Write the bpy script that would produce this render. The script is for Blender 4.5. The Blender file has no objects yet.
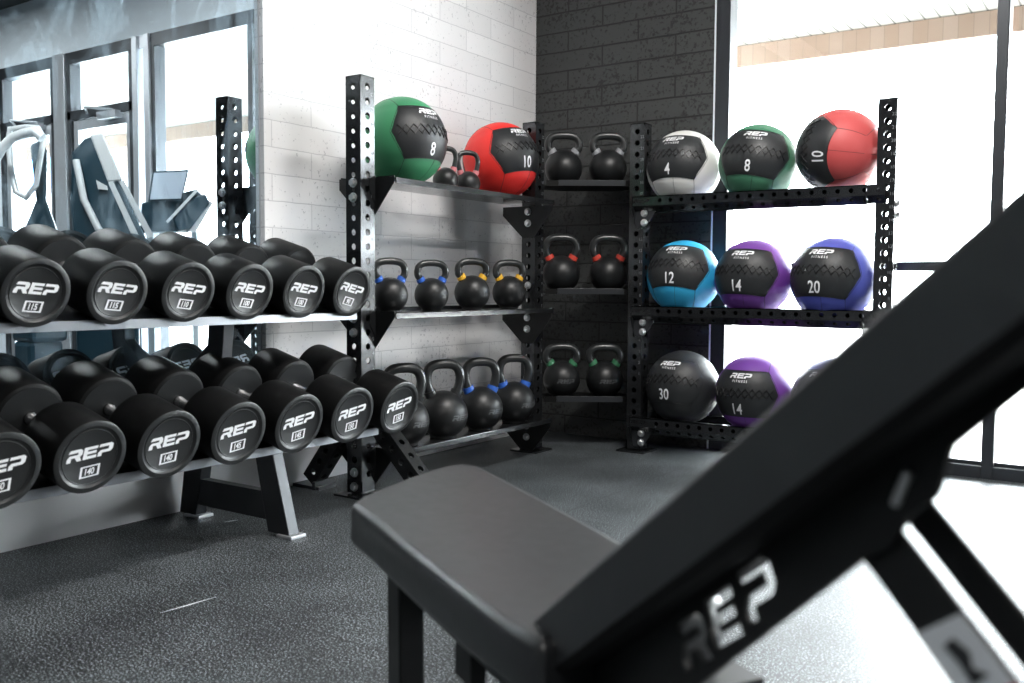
import bpy, bmesh, math, random
from mathutils import Vector, Matrix
PI = math.pi
R = math.radians
random.seed(7)
COL = bpy.context.scene.collection

# ------------------------------------------------------------------ camera
CAM_H = .775
FPX = 937.0
yaw, pitch, roll = R(34.2), R(3.5), R(.35)
cam = bpy.data.cameras.new('camera')
cam_o = bpy.data.objects.new('camera', cam)
COL.objects.link(cam_o)
cam.sensor_width = 36
cam.lens = FPX / 1024 * 36
cam.clip_start = .02
F0 = Vector((-math.sin(yaw), math.cos(yaw), 0))
F = F0 * math.cos(pitch) - Vector((0, 0, 1)) * math.sin(pitch)
U = F0 * math.sin(pitch) + Vector((0, 0, 1)) * math.cos(pitch)
X = Vector((math.cos(yaw), math.sin(yaw), 0))
X, U = X * math.cos(roll) + U * math.sin(roll), U * math.cos(roll) - X * math.sin(roll)
M = Matrix((X, U, -F)).transposed().to_4x4()
M.translation = (0, 0, CAM_H)
cam_o.matrix_world = M
cam.dof.use_dof = True
cam.dof.focus_distance = 3.7
cam.dof.aperture_fstop = 4.5
sc = bpy.context.scene
sc.camera = cam_o
sc.view_settings.view_transform = 'Standard'
sc.view_settings.look = 'None'
sc.view_settings.gamma = 1
sc.view_settings.use_curve_mapping = False
sc.view_settings.exposure = 0.68
sc.cycles.max_bounces = 10
sc.cycles.transparent_max_bounces = 12
sc.cycles.use_denoising = True
sc.cycles.sample_clamp_indirect = 8


# ------------------------------------------------------------------ materials
class NT:
    def __init__(s, name):
        s.m = bpy.data.materials.new(name)
        s.m.use_nodes = True
        s.t = s.m.node_tree
        s.b = s.t.nodes['Principled BSDF']
        s.out = s.t.nodes['Material Output']

    def n(s, typ, **kw):
        x = s.t.nodes.new(typ)
        for k, v in kw.items():
            if k.startswith('i_'):
                x.inputs[k[2:].replace('_', ' ')].default_value = v
            else:
                setattr(x, k, v)
        return x

    def l(s, a, b):
        s.t.links.new(a, b)


def pmat(name, col, rough=.5, metal=0., spec=.5, coat=0., noise=0., nscale=60., bump=0., bscale=200., var=None):
    m = NT(name)
    b = m.b
    b.inputs['Base Color'].default_value = (*col, 1)
    b.inputs['Roughness'].default_value = rough
    b.inputs['Metallic'].default_value = metal
    b.inputs['Specular IOR Level'].default_value = spec
    b.inputs['Coat Weight'].default_value = coat
    b.inputs['Coat Roughness'].default_value = .15
    tc = m.n('ShaderNodeTexCoord')
    if noise:
        nz = m.n('ShaderNodeTexNoise', i_Scale=nscale, i_Detail=4.)
        m.l(tc.outputs['Object'], nz.inputs['Vector'])
        rp = m.n('ShaderNodeMapRange')
        rp.inputs['To Min'].default_value = max(0, rough - noise)
        rp.inputs['To Max'].default_value = min(1, rough + noise)
        m.l(nz.outputs['Fac'], rp.inputs['Value'])
        m.l(rp.outputs['Result'], b.inputs['Roughness'])
    if bump:
        nz = m.n('ShaderNodeTexNoise', i_Scale=bscale, i_Detail=3.)
        m.l(tc.outputs['Object'], nz.inputs['Vector'])
        bp = m.n('ShaderNodeBump', i_Strength=bump, i_Distance=.001)
        m.l(nz.outputs['Fac'], bp.inputs['Height'])
        m.l(bp.outputs['Normal'], b.inputs['Normal'])
    return m.m


def block_mat(name, base, mort, axis, shift, pit_col, pit_amt, bumps, joint_bump, rough, spec=.5, msize=.0022):
    """painted concrete block in running bond, with pits"""
    m = NT(name)
    tc = m.n('ShaderNodeTexCoord')
    sx = m.n('ShaderNodeSeparateXYZ')
    m.l(tc.outputs['Object'], sx.inputs[0])
    a1 = m.n('ShaderNodeMath', operation='ADD')
    a1.inputs[1].default_value = shift + .396 * 40
    m.l(sx.outputs[axis], a1.inputs[0])
    a2 = m.n('ShaderNodeMath', operation='ADD')
    a2.inputs[1].default_value = .0055
    m.l(sx.outputs[2], a2.inputs[0])
    wob = m.n('ShaderNodeTexNoise', i_Scale=14., i_Detail=2.)
    m.l(tc.outputs['Object'], wob.inputs['Vector'])
    wm = m.n('ShaderNodeMath', operation='MULTIPLY_ADD')
    wm.inputs[1].default_value = .005
    wm.inputs[2].default_value = -.0025
    m.l(wob.outputs['Fac'], wm.inputs[0])
    a3 = m.n('ShaderNodeMath', operation='ADD')
    m.l(a2.outputs[0], a3.inputs[0])
    m.l(wm.outputs[0], a3.inputs[1])
    cb = m.n('ShaderNodeCombineXYZ')
    m.l(a1.outputs[0], cb.inputs[0])
    m.l(a3.outputs[0], cb.inputs[1])
    br = m.n('ShaderNodeTexBrick')
    br.offset = .5
    br.offset_frequency = 2
    br.inputs['Scale'].default_value = 1
    br.inputs['Brick Width'].default_value = .396
    br.inputs['Row Height'].default_value = .0985
    br.inputs['Mortar Size'].default_value = msize
    br.inputs['Mortar Smooth'].default_value = .3
    br.inputs['Bias'].default_value = 0
    br.inputs['Color1'].default_value = (*base, 1)
    br.inputs['Color2'].default_value = (*[c * .93 for c in base], 1)
    br.inputs['Mortar'].default_value = (*mort, 1)
    m.l(cb.outputs[0], br.inputs['Vector'])
    pn = m.n('ShaderNodeTexNoise', i_Scale=75., i_Detail=3., i_Roughness=.6)
    m.l(tc.outputs['Object'], pn.inputs['Vector'])
    big = m.n('ShaderNodeTexNoise', i_Scale=3.5, i_Detail=2.)
    m.l(tc.outputs['Object'], big.inputs['Vector'])
    sm = m.n('ShaderNodeMath', operation='MULTIPLY_ADD')
    sm.inputs[1].default_value = .22
    m.l(big.outputs['Fac'], sm.inputs[0])
    m.l(pn.outputs['Fac'], sm.inputs[2])
    rp = m.n('ShaderNodeMapRange')
    rp.inputs['From Min'].default_value = pit_amt
    rp.inputs['From Max'].default_value = pit_amt + .05
    m.l(sm.outputs[0], rp.inputs['Value'])
    mx = m.n('ShaderNodeMix', data_type='RGBA')
    mx.inputs['B'].default_value = (*pit_col, 1)
    m.l(rp.outputs['Result'], mx.inputs['Factor'])
    m.l(br.outputs['Color'], mx.inputs['A'])
    m.l(mx.outputs['Result'], m.b.inputs['Base Color'])
    m.b.inputs['Roughness'].default_value = rough
    m.b.inputs['Specular IOR Level'].default_value = spec
    h = m.n('ShaderNodeMath', operation='MULTIPLY_ADD')
    h.inputs[1].default_value = -joint_bump
    m.l(br.outputs['Fac'], h.inputs[0])
    h2 = m.n('ShaderNodeMath', operation='MULTIPLY')
    h2.inputs[1].default_value = -.35
    m.l(rp.outputs['Result'], h2.inputs[0])
    m.l(h2.outputs[0], h.inputs[2])
    bp = m.n('ShaderNodeBump', i_Strength=bumps, i_Distance=.004)
    m.l(h.outputs[0], bp.inputs['Height'])
    m.l(bp.outputs['Normal'], m.b.inputs['Normal'])
    return m.m


MT = {}
MT['wall_white'] = block_mat('white_block', (.86, .86, .87), (.62, .62, .64), 1, -3.18, (.55, .55, .57), .74, .35, 1., .75, .3)
MT['wall_black'] = block_mat('black_block', (.044, .047, .047), (.008, .009, .009), 0, 2.306, (.014, .015, .015), .665, .6, 1., .6, .5, .0045)
MT['paint_grey'] = pmat('grey_wall_paint', (.72, .78, .83), .8, bump=.1)
MT['wall_dark'] = pmat('charcoal_wall_paint', (.035, .038, .042), .8, bump=.1)
MT['paint_white'] = pmat('white_satin_paint', (.85, .85, .86), .4, noise=.1, nscale=6)
MT['ceiling'] = pmat('dark_ceiling_paint', (.05, .055, .06), .9)
MT['blk_gloss'] = pmat('black_gloss_powder', (.03, .032, .035), .2, metal=.6, spec=.7, noise=.05, nscale=40, coat=.4)
MT['blk_satin'] = pmat('black_satin_metal', (.008, .009, .01), .42, spec=.4, noise=.06, nscale=60)
MT['rack_grey'] = pmat('grey_metallic_paint', (.035, .038, .043), .36, metal=.35, noise=.05)
MT['rubber'] = pmat('black_urethane', (.0035, .0037, .004), .5, spec=.22, noise=.08, nscale=30)
MT['rubber_lit'] = pmat('urethane_window_lit', (.015, .0165, .0175), .38, spec=.5, noise=.1, nscale=18)  # paler urethane copy: window light painted onto head ends and rims
MT['chrome'] = pmat('zinc_chrome', (.9, .91, .93), .34, metal=1., noise=.08, nscale=90)
MT['handle_chrome'] = pmat('polished_chrome', (.85, .86, .88), .2, metal=1., noise=.05, nscale=90)
MT['iron'] = pmat('black_cast_iron', (.010, .011, .012), .4, spec=.45, noise=.06, nscale=90, bump=.25, bscale=420)
MT['iron_handle'] = pmat('black_iron_handle', (.02, .022, .023), .3, spec=.6, noise=.06, nscale=120, bump=.12, bscale=500)
MT['emboss'] = pmat('cast_letters', (.075, .08, .085), .45)
MT['white_ink'] = pmat('white_print', (.82, .83, .85), .55)
MT['dark_ink'] = pmat('dark_print', (.03, .032, .036), .5)
MT['number_ink'] = pmat('hole_number_print', (.16, .17, .18), .5)
MT['vinyl'] = pmat('ball_black_vinyl', (.021, .023, .025), .42, spec=.42, bump=.35, bscale=260)
MT['lace'] = pmat('black_lace', (.006, .006, .007), .35)
MT['seat'] = pmat('black_bench_vinyl', (.019, .021, .024), .36, spec=1.0, bump=.1, bscale=500, noise=.05)
MT['seat_side'] = MT['seat']
MT['bench_frame'] = pmat('bench_black_powder', (.011, .012, .013), .45, spec=.4)
MT['mullion'] = pmat('bronze_aluminium', (.04, .044, .05), .4, metal=.4)
MT['mullion_light'] = pmat('clear_aluminium', (.55, .57, .6), .35, metal=.6)
MT['concrete'] = pmat('outside_concrete', (.62, .6, .57), .9, bump=.2, bscale=30)
MT['plastic_dk'] = pmat('machine_dark_plastic', (.008, .028, .042), .35)
MT['plastic_lt'] = pmat('machine_silver_plastic', (.5, .52, .53), .4, metal=.2)
MT['screen'] = pmat('console_screen', (.35, .4, .46), .12, spec=.8)
MT['paint_blue'] = pmat('blue_render', (.06, .22, .6), .7)
MT['sticker'] = pmat('pale_sticker', (.8, .85, .9), .5)
MT['red_ink'] = pmat('red_print', (.6, .05, .04), .5)


def plank_mat(name, c1, c2, axis, pitch_, gapw, gapcol):
    m = NT(name)
    tc = m.n('ShaderNodeTexCoord')
    sx = m.n('ShaderNodeSeparateXYZ')
    m.l(tc.outputs['Object'], sx.inputs[0])
    dv = m.n('ShaderNodeMath', operation='DIVIDE')
    dv.inputs[1].default_value = pitch_
    m.l(sx.outputs[axis], dv.inputs[0])
    fr = m.n('ShaderNodeMath', operation='FRACT')
    m.l(dv.outputs[0], fr.inputs[0])
    fl = m.n('ShaderNodeMath', operation='FLOOR')
    m.l(dv.outputs[0], fl.inputs[0])
    wn = m.n('ShaderNodeTexWhiteNoise', noise_dimensions='1D')
    m.l(fl.outputs[0], wn.inputs['W'])
    mx = m.n('ShaderNodeMix', data_type='RGBA')
    mx.inputs['A'].default_value = (*c1, 1)
    mx.inputs['B'].default_value = (*c2, 1)
    m.l(wn.outputs['Value'], mx.inputs['Factor'])
    lt = m.n('ShaderNodeMath', operation='LESS_THAN')
    lt.inputs[1].default_value = gapw / pitch_
    m.l(fr.outputs[0], lt.inputs[0])
    m2 = m.n('ShaderNodeMix', data_type='RGBA')
    m2.inputs['B'].default_value = (*gapcol, 1)
    m.l(mx.outputs['Result'], m2.inputs['A'])
    m.l(lt.outputs[0], m2.inputs['Factor'])
    m.l(m2.outputs['Result'], m.b.inputs['Base Color'])
    m.b.inputs['Roughness'].default_value = .8
    return m.m


MT['soffit'] = plank_mat('soffit_boards', (.158, .151, .138), (.145, .139, .126), 0, .1, .013, (.03, .03, .027))
MT['fascia'] = plank_mat('fascia_boards', (.092, .060, .040), (.108, .078, .058), 0, .098, .004, (.06, .038, .026))


def floor_mat():
    m = NT('speckled_rubber_floor')
    tc = m.n('ShaderNodeTexCoord')
    v = m.n('ShaderNodeTexNoise', i_Scale=230., i_Detail=1., i_Roughness=.6)
    m.l(tc.outputs['Object'], v.inputs['Vector'])
    v2 = m.n('ShaderNodeTexNoise', i_Scale=4., i_Detail=2.)
    m.l(tc.outputs['Object'], v2.inputs['Vector'])
    ad = m.n('ShaderNodeMath', operation='MULTIPLY_ADD')
    ad.inputs[1].default_value = .12
    m.l(v2.outputs['Fac'], ad.inputs[0])
    m.l(v.outputs['Fac'], ad.inputs[2])
    cr = m.n('ShaderNodeValToRGB')
    e = cr.color_ramp.elements
    e[0].position, e[0].color = .5, (.006, .0075, .009, 1)
    e[1].position, e[1].color = .72, (.38, .43, .46, 1)
    x = e.new(.61)
    x.color = (.013, .016, .018, 1)
    m.l(ad.outputs[0], cr.inputs['Fac'])
    # tile joints, 1.2 m tiles
    sx = m.n('ShaderNodeSeparateXYZ')
    m.l(tc.outputs['Object'], sx.inputs[0])
    fac = None
    for ax, off in ((0, .42), (1, -.245)):
        a = m.n('ShaderNodeMath', operation='ADD')
        a.inputs[1].default_value = off + 12
        m.l(sx.outputs[ax], a.inputs[0])
        d = m.n('ShaderNodeMath', operation='DIVIDE')
        d.inputs[1].default_value = 1.2
        m.l(a.outputs[0], d.inputs[0])
        f = m.n('ShaderNodeMath', operation='FRACT')
        m.l(d.outputs[0], f.inputs[0])
        lt = m.n('ShaderNodeMath', operation='LESS_THAN')
        lt.inputs[1].default_value = .0028
        m.l(f.outputs[0], lt.inputs[0])
        if fac is None:
            fac = lt.outputs[0]
        else:
            mxx = m.n('ShaderNodeMath', operation='MAXIMUM')
            m.l(fac, mxx.inputs[0])
            m.l(lt.outputs[0], mxx.inputs[1])
            fac = mxx.outputs[0]
    mx = m.n('ShaderNodeMix', data_type='RGBA')
    mx.inputs['B'].default_value = (.01, .01, .012, 1)
    m.l(fac, mx.inputs['Factor'])
    m.l(cr.outputs['Color'], mx.inputs['A'])
    m.l(mx.outputs['Result'], m.b.inputs['Base Color'])
    m.b.inputs['Roughness'].default_value = .46
    m.b.inputs['Specular IOR Level'].default_value = .6
    bp = m.n('ShaderNodeBump', i_Strength=.2, i_Distance=.001)
    m.l(v.outputs['Fac'], bp.inputs['Height'])
    m.l(bp.outputs['Normal'], m.b.inputs['Normal'])
    return m.m


MT['floor'] = floor_mat()


def glass_mat():
    m = NT('window_glass')
    m.t.nodes.remove(m.b)
    tr = m.n('ShaderNodeBsdfTransparent')
    tr.inputs[0].default_value = (.96, .98, .98, 1)
    gl = m.n('ShaderNodeBsdfGlossy')
    gl.inputs['Roughness'].default_value = .01
    fr = m.n('ShaderNodeFresnel')
    fr.inputs[0].default_value = 1.45
    mx = m.n('ShaderNodeMixShader')
    ge = m.n('ShaderNodeNewGeometry')
    inv = m.n('ShaderNodeMath', operation='SUBTRACT')
    inv.inputs[0].default_value = 1
    m.l(ge.outputs['Backfacing'], inv.inputs[1])
    mu = m.n('ShaderNodeMath', operation='MULTIPLY')
    m.l(fr.outputs[0], mu.inputs[0])
    m.l(inv.outputs[0], mu.inputs[1])
    m.l(mu.outputs[0], mx.inputs[0])
    m.l(tr.outputs[0], mx.inputs[1])
    m.l(gl.outputs[0], mx.inputs[2])
    m.l(mx.outputs[0], m.out.inputs[0])
    return m.m


MT['glass'] = glass_mat()


def mirror_mat():
    m = NT('smudged_mirror')
    m.t.nodes.remove(m.b)
    gl = m.n('ShaderNodeBsdfGlossy')
    gl.inputs['Color'].default_value = (.80, .90, .96, 1)
    gl.inputs['Roughness'].default_value = 0.0
    df = m.n('ShaderNodeBsdfDiffuse')
    df.inputs['Color'].default_value = (.55, .76, .92, 1)
    tc = m.n('ShaderNodeTexCoord')
    mp = m.n('ShaderNodeMapping')
    mp.inputs['Scale'].default_value = (1, 2.6, 1.1)
    m.l(tc.outputs['Object'], mp.inputs['Vector'])
    nz = m.n('ShaderNodeTexNoise', i_Scale=3.2, i_Detail=6., i_Roughness=.65, i_Distortion=1.2)
    m.l(mp.outputs[0], nz.inputs['Vector'])
    rp = m.n('ShaderNodeMapRange')
    rp.inputs['From Min'].default_value = .47
    rp.inputs['From Max'].default_value = .8
    rp.inputs['To Max'].default_value = .38
    m.l(nz.outputs['Fac'], rp.inputs['Value'])
    mx = m.n('ShaderNodeMixShader')
    m.l(rp.outputs['Result'], mx.inputs[0])
    m.l(gl.outputs[0], mx.inputs[1])
    m.l(df.outputs[0], mx.inputs[2])
    m.l(mx.outputs[0], m.out.inputs[0])
    return m.m


MT['mirror'] = mirror_mat()


def fabric(name, col):
    return pmat(name, col, .5, spec=.45, bump=.3, bscale=350, noise=.05, nscale=50)


# ------------------------------------------------------------------ mesh helpers
class B:
    def __init__(s):
        s.bm = bmesh.new()
        s.mats = []

    def mi(s, mat):
        if mat not in s.mats:
            s.mats.append(mat)
        return s.mats.index(mat)

    def face(s, vs, mat=0):
        try:
            f = s.bm.faces.new(vs)
            f.material_index = mat
            return f
        except ValueError:
            return None

    def prism(s, pts, vec, mat=0):
        """closed polygon pts (3d) extruded by vec"""
        vec = Vector(vec)
        a = [s.bm.verts.new(Vector(p)) for p in pts]
        b = [s.bm.verts.new(Vector(p) + vec) for p in pts]
        n = len(a)
        s.face(a[::-1], mat)
        s.face(b, mat)
        for i in range(n):
            s.face([a[i], a[(i + 1) % n], b[(i + 1) % n], b[i]], mat)
        return a + b

    def box(s, lo, hi, mat=0):
        x0, y0, z0 = lo
        x1, y1, z1 = hi
        return s.prism([(x0, y0, z0), (x1, y0, z0), (x1, y1, z0), (x0, y1, z0)], (0, 0, z1 - z0), mat)

    def obox(s, o, ex, ey, ez, mat=0):
        """box with corner o and edge vectors"""
        o, ex, ey, ez = map(Vector, (o, ex, ey, ez))
        return s.prism([o, o + ex, o + ex + ey, o + ey], ez, mat)

    def tube(s, pts, r, seg=10, mat=0, closed=False, caps=True):
        pts = [Vector(p) for p in pts]
        n = len(pts)
        rr = r if isinstance(r, (list, tuple)) else [r] * n
        rings = []
        ref = None
        for i, p in enumerate(pts):
            if closed:
                d = pts[(i + 1) % n] - pts[i - 1]
            else:
                d = pts[min(i + 1, n - 1)] - pts[max(i - 1, 0)]
            d.normalize()
            if ref is None:
                ref = d.orthogonal().normalized()
            ref = (ref - d * ref.dot(d))
            if ref.length < 1e-6:
                ref = d.orthogonal()
            ref.normalize()
            bi = d.cross(ref)
            rings.append([s.bm.verts.new(p + (ref * math.cos(2 * PI * k / seg) + bi * math.sin(2 * PI * k / seg)) * rr[i]) for k in range(seg)])
        for i in range(n if closed else n - 1):
            a, b = rings[i], rings[(i + 1) % n]
            for k in range(seg):
                s.face([a[k], a[(k + 1) % seg], b[(k + 1) % seg], b[k]], mat)
        if caps and not closed:
            s.face(rings[0][::-1], mat)
            s.face(rings[-1], mat)

    def lathe(s, prof, seg=32, axis='z', o=(0, 0, 0), mat=0):
        """prof: (r, h) list; poles where r==0"""
        o = Vector(o)
        rings = []
        for r, h in prof:
            if r < 1e-6:
                rings.append([s.bm.verts.new(s._ax(0, 0, h, axis) + o)])
            else:
                rings.append([s.bm.verts.new(s._ax(r * math.cos(2 * PI * k / seg), r * math.sin(2 * PI * k / seg), h, axis) + o) for k in range(seg)])
        for a, b in zip(rings, rings[1:]):
            if len(a) == 1 and len(b) == 1:
                continue
            for k in range(seg):
                k2 = (k + 1) % seg
                if len(a) == 1:
                    s.face([a[0], b[k2], b[k]], mat)
                elif len(b) == 1:
                    s.face([a[k], a[k2], b[0]], mat)
                else:
                    s.face([a[k], a[k2], b[k2], b[k]], mat)

    @staticmethod
    def _ax(x, y, h, axis):
        if axis == 'z':
            return Vector((x, y, h))
        if axis == 'x':
            return Vector((h, x, y))
        return Vector((y, h, x))

    def holed(s, o, ex, ey, w, plen, n, pitch, hr, t, start=None, mat=0, skip=()):
        """flat plate with a row of round holes. o corner, ex across (unit), ey along (unit); outward = ex x ey, thickness inward"""
        o, ex, ey = Vector(o), Vector(ex), Vector(ey)
        nn = ex.cross(ey)
        if start is None:
            start = (plen - n * pitch) / 2
        P = lambda a, b, d: o + ex * a + ey * b - nn * d
        if start > 1e-5:
            s.obox(P(0, 0, 0), ex * w, ey * start, -nn * t, mat)
        end = start + n * pitch
        if plen - end > 1e-5:
            s.obox(P(0, end, 0), ex * w, ey * (plen - end), -nn * t, mat)
        for i in range(n):
            y0 = start + i * pitch
            if i in skip:
                s.obox(P(0, y0, 0), ex * w, ey * pitch, -nn * t, mat)
                continue
            rect = []
            for k in range(4):
                rect.append((w * k / 4, y0))
            for k in range(4):
                rect.append((w, y0 + pitch * k / 4))
            for k in range(4):
                rect.append((w - w * k / 4, y0 + pitch))
            for k in range(4):
                rect.append((0, y0 + pitch - pitch * k / 4))
            cx, cy = w / 2, y0 + pitch / 2
            circ = [(cx + hr * math.cos(-.75 * PI + k * PI / 8), cy + hr * math.sin(-.75 * PI + k * PI / 8)) for k in range(16)]
            of = [s.bm.verts.new(P(a, b, 0)) for a, b in rect]
            ob = [s.bm.verts.new(P(a, b, t)) for a, b in rect]
            cf = [s.bm.verts.new(P(a, b, 0)) for a, b in circ]
            cb = [s.bm.verts.new(P(a, b, t)) for a, b in circ]
            for k in range(16):
                k2 = (k + 1) % 16
                s.face([of[k], of[k2], cf[k2], cf[k]], mat)
                s.face([ob[k2], ob[k], cb[k], cb[k2]], mat)
                s.face([cf[k], cf[k2], cb[k2], cb[k]], mat)

    def perf_tube(s, o, ex, ey, ez, w, d, L, n, pitch, hr, t=.004, start=None, mat=0, cap=True):
        """square tube with holes on four sides; o = corner, ex*w, ey*d cross section (ex x ey = ez), along ez"""
        o, ex, ey, ez = map(Vector, (o, ex, ey, ez))
        s.holed(o, ex, ez, w, L, n, pitch, hr, t, start, mat)                       # outward ex x ez = -ey
        s.holed(o + ex * w, ey, ez, d, L, n, pitch, hr, t, start, mat)              # outward ey x ez = ex
        s.holed(o + ex * w + ey * d, -ex, ez, w, L, n, pitch, hr, t, start, mat)
        s.holed(o + ey * d, -ey, ez, d, L, n, pitch, hr, t, start, mat)
        if cap:
            s.obox(o + ez * (L - .003), ex * w, ey * d, ez * .003, mat)

    def build(s, name, mats, parent=None, smooth=None, bevel=0., world=True, loc=None):
        me = bpy.data.meshes.new(name)
        bmesh.ops.recalc_face_normals(s.bm, faces=s.bm.faces)
        if parent is not None and world:
            bmesh.ops.translate(s.bm, verts=s.bm.verts, vec=-parent.location)
        s.bm.to_mesh(me)
        s.bm.free()
        for m_ in (mats if isinstance(mats, (list, tuple)) else [mats]):
            me.materials.append(MT[m_] if isinstance(m_, str) else m_)
        if smooth is not None:
            me.polygons.foreach_set('use_smooth', [True] * len(me.polygons))
            me.set_sharp_from_angle(angle=R(smooth))
        o = bpy.data.objects.new(name, me)
        COL.objects.link(o)
        o.parent = parent
        if loc is not None:
            o.location = loc
        if bevel:
            md = o.modifiers.new('bevel', 'BEVEL')
            md.width = bevel
            md.segments = 2
            md.limit_method = 'ANGLE'
            md.angle_limit = R(40)
        return o


def empty(name, loc=(0, 0, 0), rot=(0, 0, 0)):
    o = bpy.data.objects.new(name, None)
    o.empty_display_size = .05
    o.location = loc
    o.rotation_euler = rot
    COL.objects.link(o)
    return o


def tag(o, label, cat=None, group=None, kind=None):
    if label:
        o['label'] = label
    if cat:
        o['category'] = cat
    if group:
        o['group'] = group
    if kind:
        o['kind'] = kind
    return o


def share(src, name, parent, loc=None, rot=None):
    o = src.copy()
    o.name = name
    o.parent = parent
    if loc is not None:
        o.location = loc
    if rot is not None:
        o.rotation_euler = rot
    COL.objects.link(o)
    return o


# lettering: flat triangles (list of 2-d vertices, list of faces)
LOGO = {
    'R': [(.05, .74), (.2, 1), (1.2, 1), (1.42, .85), (1.42, .5), (1.22, .34), (1.45, 0), (1.0, 0), (.74, .34), (.4, .34), (.4, 0), (0, 0), (0, .34), (.2, .56), (1.0, .56), (1.0, .74)],
    'E': [(0, 0), (0, 1), (1.32, 1), (1.32, .76), (.38, .76), (.38, .62), (1.26, .62), (1.26, .4), (.38, .4), (.38, .24), (1.32, .24), (1.32, 0)],
    'P': [(0, .76), (.05, 1), (1.2, 1), (1.42, .85), (1.42, .43), (1.2, .26), (.4, .26), (.4, 0), (0, 0), (0, .3), (.2, .5), (1.0, .5), (1.0, .76)],
}
_tc = {}


def rep_flat(h):
    """REP wordmark, height h, centred; returns verts2d, tris"""
    if 'rep' not in _tc:
        bm = bmesh.new()
        x0 = 0
        for ch, wd in (('R', 1.55), ('E', 1.45), ('P', 1.42)):
            vs = [bm.verts.new((x0 + x + y * .22, y, 0)) for x, y in LOGO[ch]]
            bm.faces.new(vs)
            x0 += wd
        bmesh.ops.triangulate(bm, faces=bm.faces)
        bm.verts.index_update()
        v = [(q.co.x - (x0 + .22) / 2, q.co.y - .5) for q in bm.verts]
        f = [[q.index for q in g.verts] for g in bm.faces]
        bm.free()
        _tc['rep'] = (v, f)
    v, f = _tc['rep']
    return [(x * h, y * h) for x, y in v], f


def text_flat(txt, h, space=1.0, bold=0.0):
    key = (txt, space, bold)
    if key not in _tc:
        cu = bpy.data.curves.new('txt', 'FONT')
        cu.body = txt
        cu.size = 1
        cu.space_character = space
        cu.offset = bold
        cu.align_x = 'CENTER'
        cu.resolution_u = 3
        ob = bpy.data.objects.new('txt', cu)
        COL.objects.link(ob)
        dg = bpy.context.evaluated_depsgraph_get()
        me = bpy.data.meshes.new_from_object(ob.evaluated_get(dg))
        bm = bmesh.new()
        bm.from_mesh(me)
        bmesh.ops.triangulate(bm, faces=bm.faces)
        bm.verts.index_update()
        v = [(q.co.x, q.co.y) for q in bm.verts]
        f = [[q.index for q in g.verts] for g in bm.faces]
        bm.free()
        bpy.data.objects.remove(ob)
        bpy.data.meshes.remove(me)
        bpy.data.curves.remove(cu)
        ys = [q[1] for q in v]
        xs = [q[0] for q in v]
        cy, hh, cx = (max(ys) + min(ys)) / 2, max(ys) - min(ys), (max(xs) + min(xs)) / 2
        v = [((x - cx) / hh, (y - cy) / hh) for x, y in v]
        _tc[key] = (v, f)
    v, f = _tc[key]
    return [(x * h, y * h) for x, y in v], f


def fine(flat, mx):
    bm = bmesh.new()
    vs = [bm.verts.new((x, y, 0)) for x, y in flat[0]]
    for t in flat[1]:
        try:
            bm.faces.new([vs[i] for i in t])
        except ValueError:
            pass
    for _ in range(5):
        ed = [e for e in bm.edges if e.calc_length() > mx]
        if not ed:
            break
        bmesh.ops.subdivide_edges(bm, edges=ed, cuts=1)
        bmesh.ops.triangulate(bm, faces=bm.faces)
    bm.verts.index_update()
    r = [(q.co.x, q.co.y) for q in bm.verts], [[q.index for q in g.verts] for g in bm.faces]
    bm.free()
    return r


def put_flat(b, flat, fn, mat=0):
    v, f = flat
    vs = [b.bm.verts.new(fn(x, y)) for x, y in v]
    for t in f:
        b.face([vs[i] for i in t], mat)


def plane_fn(o, ex, ey):
    o, ex, ey = Vector(o), Vector(ex), Vector(ey)
    return lambda x, y: o + ex * x + ey * y


# ------------------------------------------------------------------ the room
XW, YB = -2.70, 4.18
XR, YF, ZC = 5.0, -4.5, 3.03


def struct(name, b, mats, **kw):
    o = b.build(name, mats, **kw)
    o['kind'] = 'structure'
    return o


b = B(); b.box((XW - .2, YF - .2, -.1), (XR + .2, YB + .02, 0)); struct('floor', b, 'floor')
b = B(); b.box((XW - .2, YF - .2, ZC), (XR + .2, YB + .3, ZC + .1)); struct('ceiling', b, 'ceiling')
b = B(); b.box((XW - .2, YF - .2, 0), (XW, 2.352, .419)); b.box((XW - .2, YF - .2, .419), (XW - .03, 2.352, ZC)); b.box((XW - .2, 2.352, 0), (XW, YB + .3, ZC)); struct('wall_left', b, 'wall_white')
b = B(); b.box((XW, YB, 0), (-1.715, YB + .22, ZC)); struct('wall_back', b, 'wall_black')
b = B(); b.box((-1.715, YB, 2.55), (XR, YB + .22, ZC)); b.box((2.63, YB, 0), (XR, YB + .22, 2.55)); struct('wall_back_bulkhead', b, 'paint_grey')
b = B(); b.box((XR, YF - .2, 0), (XR + .2, YB + .3, ZC)); struct('wall_right', b, 'wall_dark')
b = B(); b.box((XW, YF - .2, 0), (XR, YF, ZC)); struct('wall_front', b, 'wall_dark')
b = B(); b.prism([(XW, YF, 0), (XW + .014, YF, 0), (XW + .014, YF, .17), (XW + .008, YF, .18), (XW, YF, .18)], (0, YB - YF, 0)); struct('baseboard_left', b, 'paint_white')


def frame_bar(b, x0, x1, z0, z1, y0=YB + .0, y1=YB + .09, mat=0):
    b.box((x0, y0, z0), (x1, y1, z1), mat)


def pane(parent, x0, x1, z0, z1, y=YB + .045):
    g = B(); g.box((x0, y, z0), (x1, y + .006, z1)); return g.build('glass', 'glass', parent)


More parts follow.
